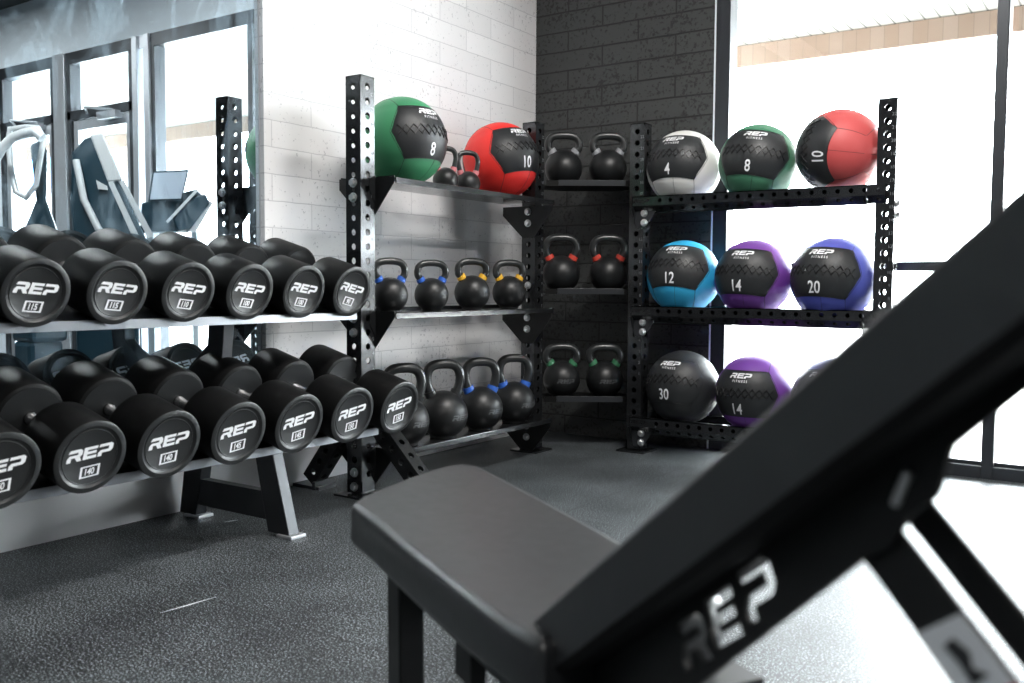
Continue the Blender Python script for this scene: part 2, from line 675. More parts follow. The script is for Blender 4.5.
# window_1: the pane beside the black wall
def window(name, x0, x1, muntin=None, mull='mullion', lf=.05):
    w = empty(name, (x0, YB, 0)); w['kind'] = 'structure'
    b = B()
    frame_bar(b, x0, x0 + lf, 0, 2.55)
    frame_bar(b, x1 - .042, x1, 0, 2.55)
    frame_bar(b, x0 + lf, x1 - .042, 0, .05)
    frame_bar(b, x0 + lf, x1 - .042, 2.46, 2.55)
    frame_bar(b, x0 + lf, x1 - .042, .05, .065, YB + .03, YB + .06)
    if muntin:
        frame_bar(b, x0 + lf, x1 - .042, muntin[0], muntin[1], YB + .02, YB + .07)
    b.build('window_frame', mull, w, bevel=.002)
    pane(w, x0 + .03, x1 - .02, .03, 2.5)
    return w


window('window_1', -1.69, -.498, (.84, .88))
window('window_2', -.498, .54, lf=.003)
b = B(); b.box((-1.715, YB - .003, 0), (-1.709, YB + .22, 2.55)); struct('trim_1', b, 'paint_grey')
b = B(); b.box((-1.709, YB + .004, 0), (-1.69, YB + .22, 2.55)); struct('trim_5', b, 'mullion')
# narrow jamb between the window and the doors
b = B()
frame_bar(b, .54, .60, 0, 2.55, YB - .02, YB + .12)
frame_bar(b, .68, .74, 0, 2.55, YB - .02, YB + .12)
frame_bar(b, .60, .68, 2.46, 2.55)
struct('trim_2', b, 'mullion_light', bevel=.003)
g = B(); g.box((.60, YB + .045, 0), (.68, YB + .05, 2.46)); struct('window_3', g, 'glass')


def door(name, x0, x1):
    w = empty(name, (x0, YB, 0)); w['kind'] = 'structure'
    b = B()
    frame_bar(b, x0, x1, 2.46, 2.55)
    frame_bar(b, x0, x1, 2.03, 2.1)
    frame_bar(b, x0, x0 + .07, 0, 2.46)
    frame_bar(b, x1 - .05, x1, 0, 2.46)
    b.build('door_frame', 'mullion', w, bevel=.003)
    b = B()
    a, c = x0 + .075, x1 - .055
    frame_bar(b, a, a + .06, .01, 2.025, YB + .02, YB + .07)
    frame_bar(b, c - .06, c, .01, 2.025, YB + .02, YB + .07)
    frame_bar(b, a + .06, c - .06, .01, .12, YB + .02, YB + .07)
    frame_bar(b, a + .06, c - .06, 1.95, 2.025, YB + .02, YB + .07)
    d = b.build('door_leaf', 'mullion_light', w, bevel=.003)
    pane(w, a + .05, c - .05, .1, 1.96)
    pane(w, x0 + .06, x1 - .04, 2.09, 2.47)
    b = B(); b.box((a + .1, YB - .045, 1.99), (a + .34, YB + .018, 2.045)); b.tube([(a + .15, YB - .03, 2.05), (a + .3, YB - .16, 2.06), (a + .5, YB - .02, 2.06)], .009)
    b.build('door_closer', 'mullion_light', w)
    b = B(); b.tube([(a + .03, YB - .05, .98), (c - .03, YB - .05, .98)], .014); b.box((a + .02, YB - .055, .95), (a + .05, YB + .02, 1.01)); b.box((c - .05, YB - .055, .95), (c - .02, YB + .02, 1.01))
    b.build('push_bar', 'mullion_light', w)


door('door_1', .74, 1.62)
b = B(); frame_bar(b, 1.62, 1.78, 0, 2.55, YB - .02, YB + .12); struct('trim_3', b, 'mullion_light', bevel=.003)
door('door_2', 1.78, 2.63)
# outside
b = B(); b.box((-30, YB + .02, -.12), (40, 60, -.02)); b.box((-30, -40, -.12), (40, YF - .2, -.02)); struct('ground', b, 'concrete')
b = B(); b.box((-12, YB + .22, 2.665), (16, 7.3, 2.72)); struct('soffit', b, 'soffit')
b = B(); b.box((-12, 7.22, 2.495), (16, 7.28, 2.66)); struct('trim_4', b, 'fascia')
bd = empty('building', (18, 15, 0)); tag(bd, 'distant pale building with a blue band beyond the soffit, seen in the mirror', 'building')
b = B(); b.box((15.0, 14, -.02), (26, 17, 4.8)); b.build('wall', 'paint_white', bd)
b = B(); b.box((15.9, 13.9, 3.3), (24, 14.02, 4.3)); b.build('blue_band', 'paint_blue', bd)
b = B(); b.box((15.05, 13.88, 3.6), (15.85, 14.02, 4.3)); b.build('orange_panel', 'fascia', bd)

b = B()
for u_, v_, u2, v2 in ((160, 613, 216, 597), (224, 522, 238, 520)):
    p_, q_ = [], []
    for u0, v0 in ((u_, v_), (u2, v2)):
        d_ = F + X * ((u0 - 512) / FPX) + U * ((341.5 - v0) / FPX)
        p_.append(Vector((0, 0, CAM_H)) + d_ * (-CAM_H / d_.z))
    e_ = (p_[1] - p_[0]).normalized(); k_ = Vector((-e_.y, e_.x, 0)) * .004
    b.prism([p_[0], p_[0].lerp(p_[1], .5) - k_, p_[1], p_[0].lerp(p_[1], .5) + k_ * .3], (0, 0, .0006))
struct('floor_scuff', b, 'sticker')

# mirror
m_ = empty('wall_mirror', (XW, 1.0, .5))
b = B(); b.box((XW - .0295, -2.2, .42), (XW - .023, 2.347, 2.75)); b.build('mirror_glass', 'mirror', m_)
b = B(); b.box((XW - .0295, 2.347, .42), (XW - .0215, 2.3515, 2.75)); b.build('mirror_edge', 'mullion_light', m_)
tag(m_, 'large frameless smudged wall mirror behind the dumbbell rack', 'mirror')


# ------------------------------------------------------------------ racks
PW = .072


def upright(parent, x0, y0, num_faces=('x',), top=1.511):
    b = B()
    b.perf_tube((x0, y0, .012), (1, 0, 0), (0, 1, 0), (0, 0, 1), PW, PW, top - .012, 28, .0515, .0125, start=top - .012 - 28 * .0515 - .012)
    b.box((x0 - .035, y0 - .035, 0), (x0 + PW + .035, y0 + PW + .035, .008))
    t = b
    for k in range(22):
        z = top - .012 - .051 - k * .0515
        fl = text_flat(str(22 - k), .013)
        if 'x' in num_faces:
            put_flat(t, fl, plane_fn((x0 + PW + .0006, y0 + PW - .011, z), (0, 1, 0), (0, 0, 1)), 1)
        if 'y' in num_faces:
            put_flat(t, fl, plane_fn((x0 + PW - .011, y0 - .0006, z), (1, 0, 0), (0, 0, 1)), 1)
    return b.build('upright', ['blk_gloss', 'number_ink'], parent)


_bolt = None


def bolt(parent, x, y, z, ax='-y'):
    global _bolt
    loc = Vector((x, y, z)) - parent.location
    rot = {'-y': (0, 0, 0), '+x': (0, 0, R(90))}[ax]
    if _bolt is None:
        b = B()
        b.lathe([(0, 0), (.017, 0), (.017, -.003), (.014, -.0035)], 20, 'y')
        b.lathe([(.0135, -.003), (.0135, -.011), (.011, -.0135), (0, -.0135)], 6, 'y')
        _bolt = b.build('bolt', 'chrome', parent, smooth=25, world=False, loc=loc)
        _bolt.rotation_euler = rot
        return _bolt
    return share(_bolt, 'bolt', parent, loc, rot)


# ---- left rack (kettlebells along the white wall)
rk = empty('storage_rack', (-2.37, 3.07, 0))
tag(rk, 'black three-shelf storage rack with punched uprights along the white block wall', 'rack')
UX, UY1, UY2 = -2.402, 2.468, 3.61
upright(rk, UX, UY1, ('x',))
upright(rk, UX, UY2, ('x',))
SH = [(1.153, 1.150), (.669, .666), (.168, .150)]
for zi, (zl, zs) in enumerate(SH):
    b = B()
    # tray: sheet, front lip and rolled edge, back lip
    b.box((-2.50, UY1 + PW + .004, zs - .004), (-2.236, UY2 - .004, zs))
    b.box((-2.236, UY1 + PW + .004, zl - .021), (-2.230, UY2 + .006, zl))
    b.box((-2.503, UY1 + PW + .004, zs - .004), (-2.500, UY2 - .004, zs + .015))
    sh = b.build('shelf', 'blk_gloss', rk, bevel=.0015)
    for yy, sgn in ((UY1 + PW, 1), (UY2, -1)):
        b = B()
        xc = UX + PW / 2
        a = zl + .006 if sgn > 0 else zl - .022
        pts = [(xc - .14, yy, a), (-2.236, yy, a), (-2.236, yy, a - .02), (xc + .028, yy, a - .145), (xc - .028, yy, a - .145), (xc - .14, yy, a - .04)]
        b.prism(pts, (0, .004 * sgn, 0))
        if sgn > 0:   # tab wrapping the room face of the upright
            xx = UX + PW
            b.prism([(xx, yy - .028, a - .01), (xx, yy - .012, a + .002), (xx, yy + .003, a + .002), (xx, yy + .003, a - .1), (xx, yy - .03, a - .045)], (.003, 0, 0))
        b.build('bracket', 'blk_satin', rk)
    for q in (-.02, -.072):
        bolt(rk, UX + PW / 2, UY1 - .0, zl + q + (0 if zi < 2 else -.06))
        bolt(rk, UX + PW / 2, UY2 - .0055, zl + q - .027)
bolt(rk, UX + PW / 2, UY2 - .001, .77)
bolt(rk, UX + PW / 2, UY2 - .001, 1.35)
# braced feet of the near upright


def brace(parent, p0, p1, name, w=.066, d=.06, n=6):
    p0, p1 = Vector(p0), Vector(p1)
    ez = (p1 - p0); L_ = ez.length; ez.normalize()
    ey = Vector((0, 1, 0)); ex = ey.cross(ez).normalized(); ey = ez.cross(ex)
    b = B()
    b.perf_tube(p0 - ex * w / 2 - ey * d / 2, ex, ey, ez, w, d, L_, n, L_ / (n + .6), .0125, start=L_ * .3 / (n + .6))
    return b.build(name, 'blk_satin', parent)


yc = UY1 + PW / 2
brace(rk, (-2.612, yc, .03), (-2.425, yc, .27), 'brace', n=5)
brace(rk, (-2.03, yc + .0, .03), (-2.315, yc + .0, .31), 'brace', n=6)
b = B(); b.box((-2.68, yc - .045, 0), (-2.54, yc + .045, .012)); b.box((-2.57, yc - .05, .0), (-2.555, yc + .05, .03)); b.build('foot_plate', 'rack_grey', rk)
b = B(); b.box((-2.08, yc - .045, 0), (-1.94, yc + .045, .012)); b.build('foot_plate', 'rack_grey', rk)

# ---- right rack (medicine balls in front of the window)
rb = empty('ball_rack', (-1.4, 3.95, 0))
tag(rb, 'black three-tier medicine ball rack standing in front of the window', 'rack')
P3X, P4X, PY = -1.998, -.912, 3.895
upright(rb, P3X, PY, ('y',))
upright(rb, P4X, PY, ('y',))
BX0, BX1 = P3X + .03, P4X - .03
Lb = BX1 - BX0


def cradle(zt, logo=False):
    for yf, sg in ((PY - .030, 1), (4.155, -1)):
        b = B()
        # vertical outer face with holes, 45 degree lower face with holes, rolled top
        h1, h2 = .043, .042
        if sg > 0:
            b.holed((BX0, yf, zt), (0, 0, -1), (1, 0, 0), h1, Lb, 19, .052, .0095, .004, start=.11 if logo else .03)
            # outward must be -y: (0,0,-1)x(1,0,0) = (0,-1,0)
            dd = Vector((0, .72, -.69)).normalized()
            b.holed(Vector((BX0, yf, zt - h1)), dd, (1, 0, 0), h2, Lb, 19, .052, .0095, .004, start=.11 if logo else .03)
        else:
            b.box((BX0, yf - .004, zt - h1), (BX1, yf, zt))
            b.box((BX0, yf - .03, zt - h1 - .0), (BX1, yf - .004, zt - h1 + .004))
        if sg > 0:
            b.box((BX0, yf + .031, zt - .076), (BX1, yf + .035, zt - .004))
        b.box((BX0, min(yf, yf + sg * .028), zt - .004), (BX1, max(yf, yf + sg * .028), zt))
        bm_ = b.build('beam', 'blk_gloss', rb)
        if sg > 0:
            t = B(); put_flat(t, rep_flat(.017), plane_fn((BX0 + .045, yf - .0008, zt - h1 / 2), (1, 0, 0), (0, 0, 1)))
            t.build('logo', 'lace', rb)
    for x0, x1 in ((BX0 - .001, BX0 + .003), (BX1 - .003, BX1 + .001)):
        b = B()
        b.prism([(x0, PY - .03, zt), (x0, 4.155, zt), (x0, 4.155, zt - .05), (x0, PY + .06, zt - .15), (x0, PY + .01, zt - .15), (x0, PY - .03, zt - .05)], (x1 - x0, 0, 0))
        b.build('bracket', 'blk_satin', rb)
    # bright gusset beside the near upright
    b = B()
    xx = P3X + PW
    b.prism([(xx, PY - .002, zt - .05), (xx + .075, PY - .002, zt - .05), (xx + .012, PY - .002, zt - .14), (xx - .03, PY - .002, zt - .14), (xx - .065, PY - .002, zt - .05)], (0, -.004, 0))
    b.build('gusset', 'rack_grey', rb)
    for q in (-.075, -.118):
        bolt(rb, xx + .008, PY - .008, zt + q)
        bolt(rb, P4X + PW + .001, PY + PW / 2, zt + q, '+x')


for zt in (1.176, .679, .167):
    cradle(zt, True)

# ---- corner shelves between the racks


def to_world(u, v, t):
    d = F + X * ((u - 512) / FPX) + U * ((341.5 - v) / FPX)
    return Vector((0, 0, CAM_H)) + d * t


Fh = Vector((F0.x, F0.y, 0)); Rh = Vector((math.cos(yaw), math.sin(yaw), 0))
CZ = [(1.262, 'top'), (.757, 'middle'), (.248, 'bottom')]
corner_tops = []
for zt, nm in CZ:
    c0 = Fh * 4.405 + Rh * .03
    r_ = empty('corner_shelf', (c0.x + Rh.x * .18, c0.y + Rh.y * .18, zt))
    tag(r_, 'black corner shelf joining the two racks, %s of the three' % nm, 'shelf', 'corner shelves between the racks')
    b = B()
    o = Fh * 4.405 + Rh * .212 + Vector((0, 0, zt))
    b.obox(o, Rh * .312, Fh * .005, Vector((0, 0, -.027)))
    b.build('front_lip', 'rack_grey', r_, bevel=.001)
    b = B()
    pts = [Fh * 4.411 + Rh * .16, Fh * 4.411 + Rh * .60, Fh * 4.62 + Rh * .60, Fh * 4.72 + Rh * .50, Fh * 4.72 + Rh * .24, Fh * 4.60 + Rh * .10]
    b.prism([p + Vector((0, 0, zt - .022)) for p in pts], (0, 0, .006))
    b.build('tray', 'rubber', r_)
    corner_tops.append(zt - .016)
    for q in (.155, .525):
        b = B()
        b.obox(Fh * 4.408 + Rh * q + Vector((0, 0, zt - .028)), Rh * .056, Fh * .004, Vector((0, 0, .026)))
        b.build('end_bracket', 'rubber', r_)

# ------------------------------------------------------------------ dumbbell rack
dr = empty('dumbbell_rack', (-2.4, 1.2, 0))
tag(dr, 'grey and black two-tier dumbbell rack in front of the mirror', 'rack')
SL = math.tan(R(15))
Y0, Y1 = -1.3, 2.4


def tray(xf, zf, xb):
    b = B()
    th = .006
    zb = zf + (xf - xb) * SL
    b.prism([(xf, Y0, zf), (xb, Y0, zb), (xb, Y0, zb + .03), (xb - .004, Y0, zb + .03), (xb - .004, Y0, zb - th), (xf, Y0, zf - th), ], (0, Y1 - Y0, 0))
    b.build('tray', 'rack_grey', dr)
    b = B(); b.prism([(xf + .001, Y0, zf + .006), (xf + .006, Y0, zf + .006), (xf + .006, Y0, zf - .02), (xf - .03, Y0, zf - .02), (xf - .03, Y0, zf - .015), (xf + .001, Y0, zf - .015)], (0, Y1 - Y0, 0))
    b.build('tray_lip', 'tray_lip', dr, bevel=.001)
    for k in range(int((Y1 - Y0) / .9) + 1):
        yy = Y1 - .45 - k * .9
        b = B(); b.box((xb + .05, yy - .02, zf - .01), (xf - .06, yy + .02, zf + .03)); b.build('tray_support', 'rack_grey', dr)


MT['tray_lip'] = pmat('tray_lip_grey', (.22, .23, .25), .35, metal=.6)
tray(-2.292, .668, -2.60)
tray(-2.192, .273, -2.53)
for ys in (1.935, -.9):
    b = B()
    # leaning front leg, one continuous tube from foot to the upper tray
    f0, f1 = (-2.222, -2.127), (-2.292, -2.204)
    b.prism([(f0[0], ys, .008), (f0[1], ys, .008), (f1[1], ys, .275), (f1[0], ys, .298)], (0, .042, 0))
    b.build('front_leg', 'rack_grey', dr, bevel=.003)
    b = B()
    b.prism([(-2.655, ys, .008), (-2.57, ys, .008), (-2.53, ys, .21), (-2.53, ys, .335), (-2.60, ys, .335), (-2.62, ys, .21)], (0, .042, 0))
    b.build('rear_leg', 'rack_grey', dr, bevel=.003)
    b = B()
    b.prism([(-2.605, ys, .36), (-2.535, ys, .36), (-2.525, ys, .47), (-2.43, ys, .53), (-2.411, ys, .69), (-2.487, ys, .71), (-2.50, ys, .575), (-2.595, ys, .50)], (0, .042, 0))
    b.build('upper_post', 'rack_grey', dr, bevel=.003)
    b = B()
    b.box((-2.56, ys + .004, .044), (-2.21, ys + .038, .131))
    b.build('crossbar', 'rack_grey', dr, bevel=.002)
    for x0, x1 in ((-2.175, -2.108), (-2.62, -2.545)):
        b = B(); b.box((x0, ys - .008, 0), (x1, ys + .052, .01)); b.build('foot', 'mullion_light', dr, bevel=.002)

# ------------------------------------------------------------------ dumbbells
_db = {}


def dumbbell(x, y, z, rad, hl, gap, num, rollr, name, label, grp):
    """front face centre at x,y,z ; axis goes back and up at 15 degrees"""
    L_ = hl * 2 + gap
    ax = Vector((math.cos(R(15)), 0, -math.sin(R(15))))
    root = empty(name, Vector((x, y, z)) - ax * (L_ / 2), (rollr, R(15), 0))
    root.rotation_mode = 'XYZ'
    # keep roll about the dumbbell's own axis
    root.rotation_euler = (Matrix.Rotation(R(15), 3, 'Y') @ Matrix.Rotation(rollr, 3, 'X')).to_euler()
    tag(root, label, 'dumbbell', grp)
    key = (rad, hl, gap)
    h = L_ / 2
    if key not in _db:
        out = []
        b = B()
        r = rad
        b.lathe([(0, -h + gap * 0 + hl * 0 + 0)], 8) if False else None
        prof = [(0, h - hl), (r - .012, h - hl), (r - .003, h - hl + .004), (r, h - hl + .012), (r, h - .005), (r - .0012, h - .0015), (r - .004, h), (r - .014, h), (r - .018, h - .004), (r - .022, h - .0055)]
        b.lathe(prof, 56, 'x')
        out.append(b.build('head', 'rubber', root, smooth=35, world=False))
        b = B()
        b.lathe([(r - .0008, h - .0012), (r - .004, h + .0004), (r - .014, h + .0004), (r - .018, h - .0036), (r - .0225, h - .005), (r - .024, h - .0035), (r - .026, h - .0045), (0, h - .0045)], 56, 'x')
        out.append(b.build('face_disc', 'rubber_lit', out[0], smooth=35, world=False))
        b = B()
        b.lathe([(r * .2, h - hl - .0004), (r - .012, h - hl - .0004)], 56, 'x')
        out_in = b.build('inner_disc', 'rubber_lit', out[0], world=False)  # lighter skin on the inner end, its window light painted in
        b = B()
        b.lathe([(.0165, -h + hl - .002), (.0165, -h + hl + .012), (.014, -h + hl + .016), (.0165, 0), (.014, h - hl - .016), (.0165, h - hl - .012), (.0165, h - hl + .002)], 24, 'x')
        out.append(b.build('handle', 'handle_chrome', root, smooth=40, world=False))
        b = B()
        put_flat(b, rep_flat(r * .325), plane_fn((h - .0035, 0, r * .12), (0, .86, 0), (0, 0, 1)))
        out.append(b.build('logo', 'white_ink', out[0], world=False))
        out.append(out_in)
        _db[key] = out
        hd = out[0]
    else:
        out = _db[key]
        hd = share(out[0], 'head', root)
        share(out[1], 'face_disc', hd)
        share(out[2], 'handle', root)
        share(out[3], 'logo', hd)
        share(out[4], 'inner_disc', hd)
    # weight plate: white frame with the number
    r = rad
    kn = ('num', key, num)
    if kn not in _db:
        b = B()
        fn = plane_fn((h - .0033, 0, -r * .40), (0, 1, 0), (0, 0, 1))
        W_, H_, t_ = r * .27, r * .16, r * .038
        sl = .12
        q = lambda a, c: fn(a + c * sl, c)
        o_ = [(-W_, -H_), (W_, -H_), (W_, H_), (-W_, H_)]
        i_ = [(-W_ + t_ * 1.6, -H_ + t_), (W_ - t_ * 1.6, -H_ + t_), (W_ - t_ * 1.6, H_ - t_), (-W_ + t_ * 1.6, H_ - t_)]
        ov = [b.bm.verts.new(q(*p)) for p in o_]
        iv = [b.bm.verts.new(q(*p)) for p in i_]
        for k in range(4):
            b.face([ov[k], ov[(k + 1) % 4], iv[(k + 1) % 4], iv[k]])
        put_flat(b, text_flat(num, r * .19, .95, .03), lambda a, c: fn(a * .8 + c * sl, c))
        _db[kn] = b.build('weight_mark', 'white_ink', hd, world=False)
        wm = _db[kn]
    else:
        wm = share(_db[kn], 'weight_mark', hd)
    # rear head: same meshes turned round
    rh = share(out[0], 'head', root, rot=(0, 0, PI))
    share(out[1], 'face_disc', rh)
    share(out[3], 'logo', rh)
    share(out[4], 'inner_disc', rh)
    share(wm, 'weight_mark', rh)
    return root


up_y = [1.017, 1.237, 1.455, 1.675, 1.893, 2.112, 2.330]
up_n = ['120', '115', '115', '110', '100', '100', '90']
ordinal = ['partly cut off by the left edge', 'leftmost whole one', 'second whole one from the left', 'third whole one from the left', 'third from the right end', 'second from the right end', 'at the right end by the punched upright']
for i, y in enumerate(up_y):
    lab = 'black round dumbbell on the upper tier, %s' % ordinal[i]
    if i == 0:
        lab = 'black round dumbbell on the upper tier, rear head only at the left edge'
    dumbbell(-2.24, y, .746, .088, .145, .125, up_n[i], R([0, 5, 6, 7, 7, 8, 12][i] * -1), 'dumbbell', lab, 'dumbbells on the upper tier')
lo_y = [.84, 1.067, 1.284, 1.505, 1.730, 1.957, 2.185, 2.413]
lo_n = ['140', '140', '140', '140', '145', '145', '150', '150']
ol = ['rear head only, left edge', 'with its face cut by the left edge', 'leftmost one with a whole face', 'third from the left above the white baseboard', 'standing above the rear rack leg', 'above the leaning front leg', 'second from the right end', 'at the right end before the kettlebells']
for i, y in enumerate(lo_y):
    dumbbell(-2.1, y, .351, .0945, .15, .13, lo_n[i], R([0, 5, 5, 5, 7, 8, 8, 10][i]), 'dumbbell', 'large black dumbbell on the lower tier, %s' % ol[i], 'dumbbells on the lower tier')

# ------------------------------------------------------------------ medicine balls
BMID, BTOP, LATM = 61, 47, 36


def sph(r, lon, lat):
    lo, la = R(lon), R(lat)
    return Vector((r * math.cos(la) * math.cos(lo), r * math.cos(la) * math.sin(lo), r * math.sin(la)))


_ball = {}


def medicine_ball(c, rad, number, cover, label, yw, pt, rl, laced=True, grp='medicine balls on the ball rack', stripe=None):
    c = Vector(c)
    view = Vector((0, 0, CAM_H)) - c
    phi = math.atan2(view.y, view.x)
    root = empty('medicine_ball', c)
    root.rotation_euler = (R(rl), -R(pt), phi + R(yw))
    tag(root, label, 'ball', grp)
    if 'cover' not in _ball:
        b = B()
        n = 40
        prof = [(math.sin(PI * k / n), -math.cos(PI * k / n)) for k in range(n + 1)]
        prof[0] = (0, -1); prof[-1] = (0, 1)
        b.lathe(prof, 64, 'z')
        for v in b.bm.verts:      # seams draw the cover in a little: flat-ish panels
            d = v.co.normalized()
            lat = math.degrees(math.asin(max(-1, min(1, d.z))))
            v.co *= 1 - .012 * max(0, 1 - abs(abs(lat) - LATM) / 6)
        cv = b.build('cover', cover, root, smooth=60, world=False)
        b = B()
        for sgn in (1, -1):
            NL, NM = 28, 24
            grid = []
            for i in range(NM + 1):
                lat = -LATM + 2 * LATM * i / NM
                hw = BMID - (BMID - BTOP) * abs(lat) / LATM
                grid.append([b.bm.verts.new(sph(1.006 if 0 < i < NM and 0 < j < NL else .995, (0 if sgn > 0 else 180) + hw * (-1 + 2 * j / NL), lat)) for j in range(NL + 1)])
            for i in range(NM):
                for j in range(NL):
                    b.face([grid[i][j], grid[i][j + 1], grid[i + 1][j + 1], grid[i + 1][j]])
        pn = b.build('panel', 'vinyl', root, smooth=60, world=False)
        b = B()
        for base in (0, 180):
            for s1 in (1, -1):
                for s2 in (1, -1):
                    a = sph(1.001, base + s1 * BTOP, s2 * LATM); e = sph(1.001, base + s1 * 88, s2 * 66)
                    b.tube([(a.lerp(e, k / 10)).normalized() * 1.001 for k in range(11)], .005, 6)
                a = [sph(1.001, base + s1 * 12 - 4, s2_ * (LATM + (90 - LATM) * k / 10)) for s2_ in (-1,) for k in range(10)]
                if s1 > 0:
                    b.tube(a, .004, 6)
                # outline stitching of the panel
                pts = [sph(1.0, base + s1 * (BMID - (BMID - BTOP) * abs(q) / LATM), q) for q in range(-LATM, LATM + 1, 4)]
                b.tube(pts, .006, 6)
                pts = [sph(1.0, base + q, s1 * LATM) for q in range(-BTOP, BTOP + 1, 6)]
                b.tube(pts, .006, 6)
        se = b.build('seam', 'lace', root, smooth=60, world=False)
        b = B()
        for ph in (0, 1):
            pts = []
            for k in range(11):
                lon = -50 + k * 10
                pts.append(sph(1.014, lon, 1 + (6 if (k + ph) % 2 else -6)))
            b.tube(pts, .017, 6)
        for k in range(11):
            for s_ in (6, -6):
                p = sph(1.006, -50 + k * 10, 1 + s_)
                b.tube([p * .995, p * 1.014], .02, 6)
        la = b.build('lacing', 'lace', root, smooth=60, world=False)
        b = B()
        put_flat(b, fine(rep_flat(.145), .08), lambda a, e: sph(1.0095, math.degrees(a * .86) / math.cos(R(29)), 27 + math.degrees(e)))
        v, f = text_flat('F I T N E S S', .066, 1.0, .02)
        put_flat(b, ([(a * .84, e) for a, e in v], f), lambda a, e: sph(1.0095, math.degrees(a) / math.cos(R(21)), 18.3 + math.degrees(e)))
        lg = b.build('logo', 'white_ink', root, world=False)
        _ball.update(cover=cv, panel=pn, seam=se, lacing=la, logo=lg)
    else:
        cv = share(_ball['cover'], 'cover', root)
        cv.data = cv.data.copy()
        cv.data.materials.clear()
        cv.data.materials.append(cover)
        for k in ('panel', 'seam', 'lacing', 'logo'):
            share(_ball[k], k, root)
    b = B() if number else None
    if number:
      put_flat(b, fine(text_flat(number, .30, 1.02, .014), .07), lambda a, e: sph(1.0095, math.degrees(a * .8) - 2, -23 + math.degrees(e)))
    if number:
        b.build('number', 'white_ink', root, world=False)
    root.scale = (rad, rad, rad)
    return root


C = dict(white=(.72, .72, .7), green=(.05, .26, .12), green_flared=(.06, .21, .12), red=(.78, .03, .025), red_flared=(.52, .075, .075), cyan=(.03, .38, .66), purple=(.17, .05, .32), blue=(.08, .10, .46), dark=(.02, .022, .024), slate=(.07, .07, .22))  # ball-rack green, red and blue covers paled: window flare put into the colour
for k, v in C.items():
    MT['cov_' + k] = fabric('cover_' + k, v)
g2 = 'medicine balls on the wall rack'
medicine_ball((-2.40, 2.776, 1.319), .169, '8', MT['cov_green'], 'green medicine ball numbered 8 on the wall rack top shelf', 45, 9, 0, grp=g2)
medicine_ball((-2.42, 3.463, 1.322), .170, '10', MT['cov_red'], 'bright red medicine ball numbered 10 on the wall rack top shelf', 44, 18, 4, grp=g2)
ball_def = [
    ((-1.771, 3.985, 1.304), .168, '4', 'white', 'white and black medicine ball numbered 4, top tier of the ball rack', -24, 17, 0),
    ((-1.426, 3.985, 1.302), .168, '8', 'green_flared', 'green medicine ball numbered 8 on the top tier before the window', -10, 14, -8),
    ((-1.083, 3.985, 1.328), .172, '10', 'red_flared', 'red medicine ball turned sideways, number 10, on the top tier', -52, -6, 80),
    ((-1.763, 3.985, .812), .167, '12', 'cyan', 'light blue medicine ball numbered 12 on the middle tier', -19, 22, -2),
    ((-1.435, 3.985, .808), .167, '14', 'purple', 'purple medicine ball numbered 14 on the middle tier', -22, 12, -2),
    ((-1.092, 3.985, .802), .174, '20', 'blue', 'deep blue medicine ball numbered 20 on the middle tier', -23, 13, -2),
    ((-1.758, 3.985, .308), .168, '30', 'dark', 'all-black medicine ball numbered 30 on the bottom tier', -28, 17, 0),
    ((-1.421, 3.985, .304), .168, '14', 'purple', 'purple medicine ball numbered 14 on the bottom tier', -23, 4, 0),
    ((-1.078, 3.985, .303), .172, '', 'slate', 'dark medicine ball on the bottom tier mostly hidden behind the bench', -22, 13, 0),
]
for c_, r_, n_, col_, lab_, y_, p_, ro_ in ball_def:
    medicine_ball(c_, r_, n_, MT['cov_' + col_], lab_, y_, p_, ro_)

# ------------------------------------------------------------------ kettlebells
_kb = {}
for k, v in dict(pink=(.62, .2, .22), blue=(.03, .12, .5), yellow=(.75, .42, .03), grey=(.3, .31, .33), red=(.6, .06, .04), green=(.05, .2, .1), none=(.02, .022, .023)).items():
    MT['col_' + k] = pmat('collar_' + k, v, .4)


